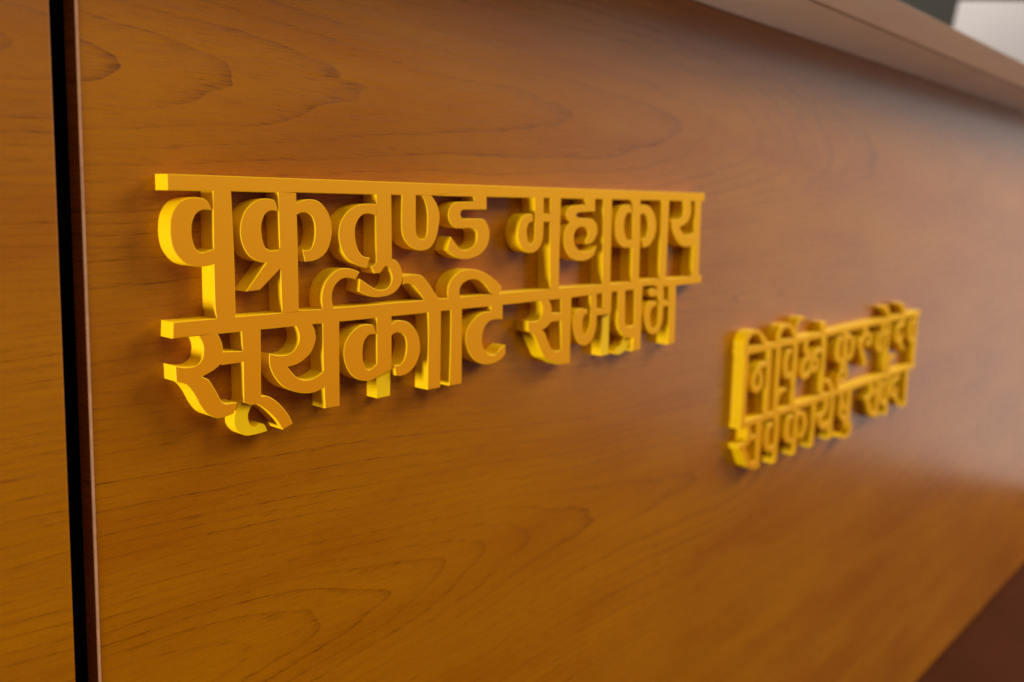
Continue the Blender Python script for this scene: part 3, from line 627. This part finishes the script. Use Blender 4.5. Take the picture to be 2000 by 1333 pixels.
def smooth_line(pts):
    out = []
    for i in range(len(pts) - 1):
        p1, p2 = pts[i], pts[i + 1]
        p0 = pts[i - 1] if i else (2 * p1[0] - p2[0], 2 * p1[1] - p2[1])
        p3 = pts[i + 2] if i + 2 < len(pts) else (2 * p2[0] - p1[0], 2 * p2[1] - p1[1])
        m = max(1, round(math.hypot(p2[0] - p1[0], p2[1] - p1[1]) / 4.0))
        for j in range(m):
            out.append(catmull(p0, p1, p2, p3, j / m))
    out.append(tuple(pts[-1][:2]))
    return out


def pen_stroke(wv, wh, pts):
    """A broad-nib stroke as a run of quads: wv across uprights, wh across level runs."""
    line = smooth_line(pts)
    lr = []
    for i, p in enumerate(line):
        a, b = line[max(0, i - 1)], line[min(len(line) - 1, i + 1)]
        tx, tz = b[0] - a[0], b[1] - a[1]
        d = math.hypot(tx, tz) or 1e-6
        tx, tz = tx / d, tz / d
        w = math.hypot(wv * tz, wh * tx) / 2
        lr.append(((p[0] - tz * w, p[1] + tx * w), (p[0] + tz * w, p[1] - tx * w)))
    tris = []
    for i in range(len(lr) - 1):
        (a, b), (c, d) = lr[i], lr[i + 1]
        for q in ([b, d, c], [b, c, a]):
            if abs((q[1][0] - q[0][0]) * (q[2][1] - q[0][1]) - (q[2][0] - q[0][0]) * (q[1][1] - q[0][1])) > 0.05:
                tris.append(q)
    return tris


def ccw(p):
    s = sum(p[i - 1][0] * p[i][1] - p[i][0] * p[i - 1][1] for i in range(len(p)))
    return p if s > 0 else p[::-1]


def build_sign(name, at, pieces, label):
    root = empty(name, (at[0], 0.0, at[1]))
    tag(root, label, "sign")
    verts, faces, owner = [], [], []
    for k, (pname, plate, polys) in enumerate(pieces):
        for poly in polys:
            loops = pen_stroke(*poly) if isinstance(poly, tuple) else [smooth_loop(poly)]
            for lp in loops:
                base = len(verts)
                verts += [Vector(p) for p in ccw(lp)]
                faces.append(list(range(base, len(verts))))
                owner.append(k)
    vo, eo, fo, ov, oe, of = delaunay_2d_cdt(verts, [], faces, 1, 0.02)
    tri_owner = []
    rank = lambda k: (not pieces[k][1], k)
    for src in of:
        ks = [owner[i] for i in src]
        tri_owner.append(min(ks, key=rank) if ks else None)
    edge_tris = {}
    for i, f in enumerate(fo):
        if tri_owner[i] is None:
            continue
        for a, b in zip(f, list(f[1:]) + [f[0]]):
            edge_tris.setdefault((min(a, b), max(a, b)), []).append(i)

    def border(only_plate):
        """Directed outline edges (a, b, triangle) of the whole sign or of its faced part."""
        res = []
        for i, f in enumerate(fo):
            k = tri_owner[i]
            if k is None or (only_plate and not pieces[k][1]):
                continue
            for a, b in zip(f, list(f[1:]) + [f[0]]):
                others = [j for j in edge_tris[(min(a, b), max(a, b))] if j != i]
                if only_plate:
                    others = [j for j in others if pieces[tri_owner[j]][1]]
                if not others:
                    res.append((a, b, i))
        return res

    outline, plate_line = border(False), border(True)
    # small rounded arris on the acrylic: pull its front outline in by 0.35 mm
    nrm = {}
    for a, b, _ in plate_line:
        dx, dz = vo[b][0] - vo[a][0], vo[b][1] - vo[a][1]
        d = math.hypot(dx, dz) or 1e-9
        for q in (a, b):
            nrm.setdefault(q, []).append((dz / d, -dx / d))
    inset = {}
    for q, ns in nrm.items():
        sx, sz = sum(v[0] for v in ns), sum(v[1] for v in ns)
        d = math.hypot(sx, sz)
        if d < 0.3:
            continue
        sx, sz = sx / d, sz / d
        c = max(0.5, sx * ns[0][0] + sz * ns[0][1])
        inset[q] = (-sx * 0.35 / c, -sz * 0.35 / c)
    MM = 0.001
    for k, (pname, plate, polys) in enumerate(pieces):
        tris = [i for i, o in enumerate(tri_owner) if o == k]
        if not tris:
            continue
        # foam body
        vs, fs, ids = [], [], {}

        def vid(q, lay):
            if (q, lay) not in ids:
                ids[(q, lay)] = len(vs)
                x, z = vo[q]
                if lay == 'back':
                    vs.append((x * MM, 0.0008, z * MM))
                elif lay == 'mid':
                    vs.append((x * MM, -(DEPTH - PLATE), z * MM))
                elif lay == 'rim':
                    vs.append((x * MM, -(DEPTH - 0.0004), z * MM))
                else:
                    ix, iz = inset.get(q, (0, 0))
                    vs.append(((x + ix) * MM, -DEPTH, (z + iz) * MM))
            return ids[(q, lay)]

        for a, b, i in outline:
            if tri_owner[i] == k:
                fs.append((vid(a, 'back'), vid(b, 'back'), vid(b, 'mid'), vid(a, 'mid')))
        for i in tris:
            fs.append(tuple(vid(q, 'mid') for q in fo[i]))
        body = link_mesh(pname, vs, fs, MAT['body'], root, 35)
        if not plate:
            continue
        vs, fs, ids = [], [], {}
        for a, b, i in plate_line:
            if tri_owner[i] == k:
                fs.append((vid(a, 'mid'), vid(b, 'mid'), vid(b, 'rim'), vid(a, 'rim')))
                fs.append((vid(a, 'rim'), vid(b, 'rim'), vid(b, 'front'), vid(a, 'front')))
        for i in tris:
            fs.append(tuple(vid(q, 'front') for q in fo[i]))
        fp = link_mesh("face_plate", vs, fs, MAT['face'], body, 30)
        fp.data.materials.append(MAT['body'])          # the plate's cut edge is yellow like the body
        n_side = len(fs) - len(tris)
        for p in fp.data.polygons[:n_side]:
            p.material_index = 1
    return root


build_sign("letter_sign", SIGN_A_AT, SIGN_A,
           "yellow raised letter sign in two lines beside the black groove, spelling vakratunda mahakaya")
build_sign("letter_sign", SIGN_B_AT, SIGN_B,
           "yellow raised letter sign mounted lower, far from the groove, upper line spelling nirvighnam kuru")
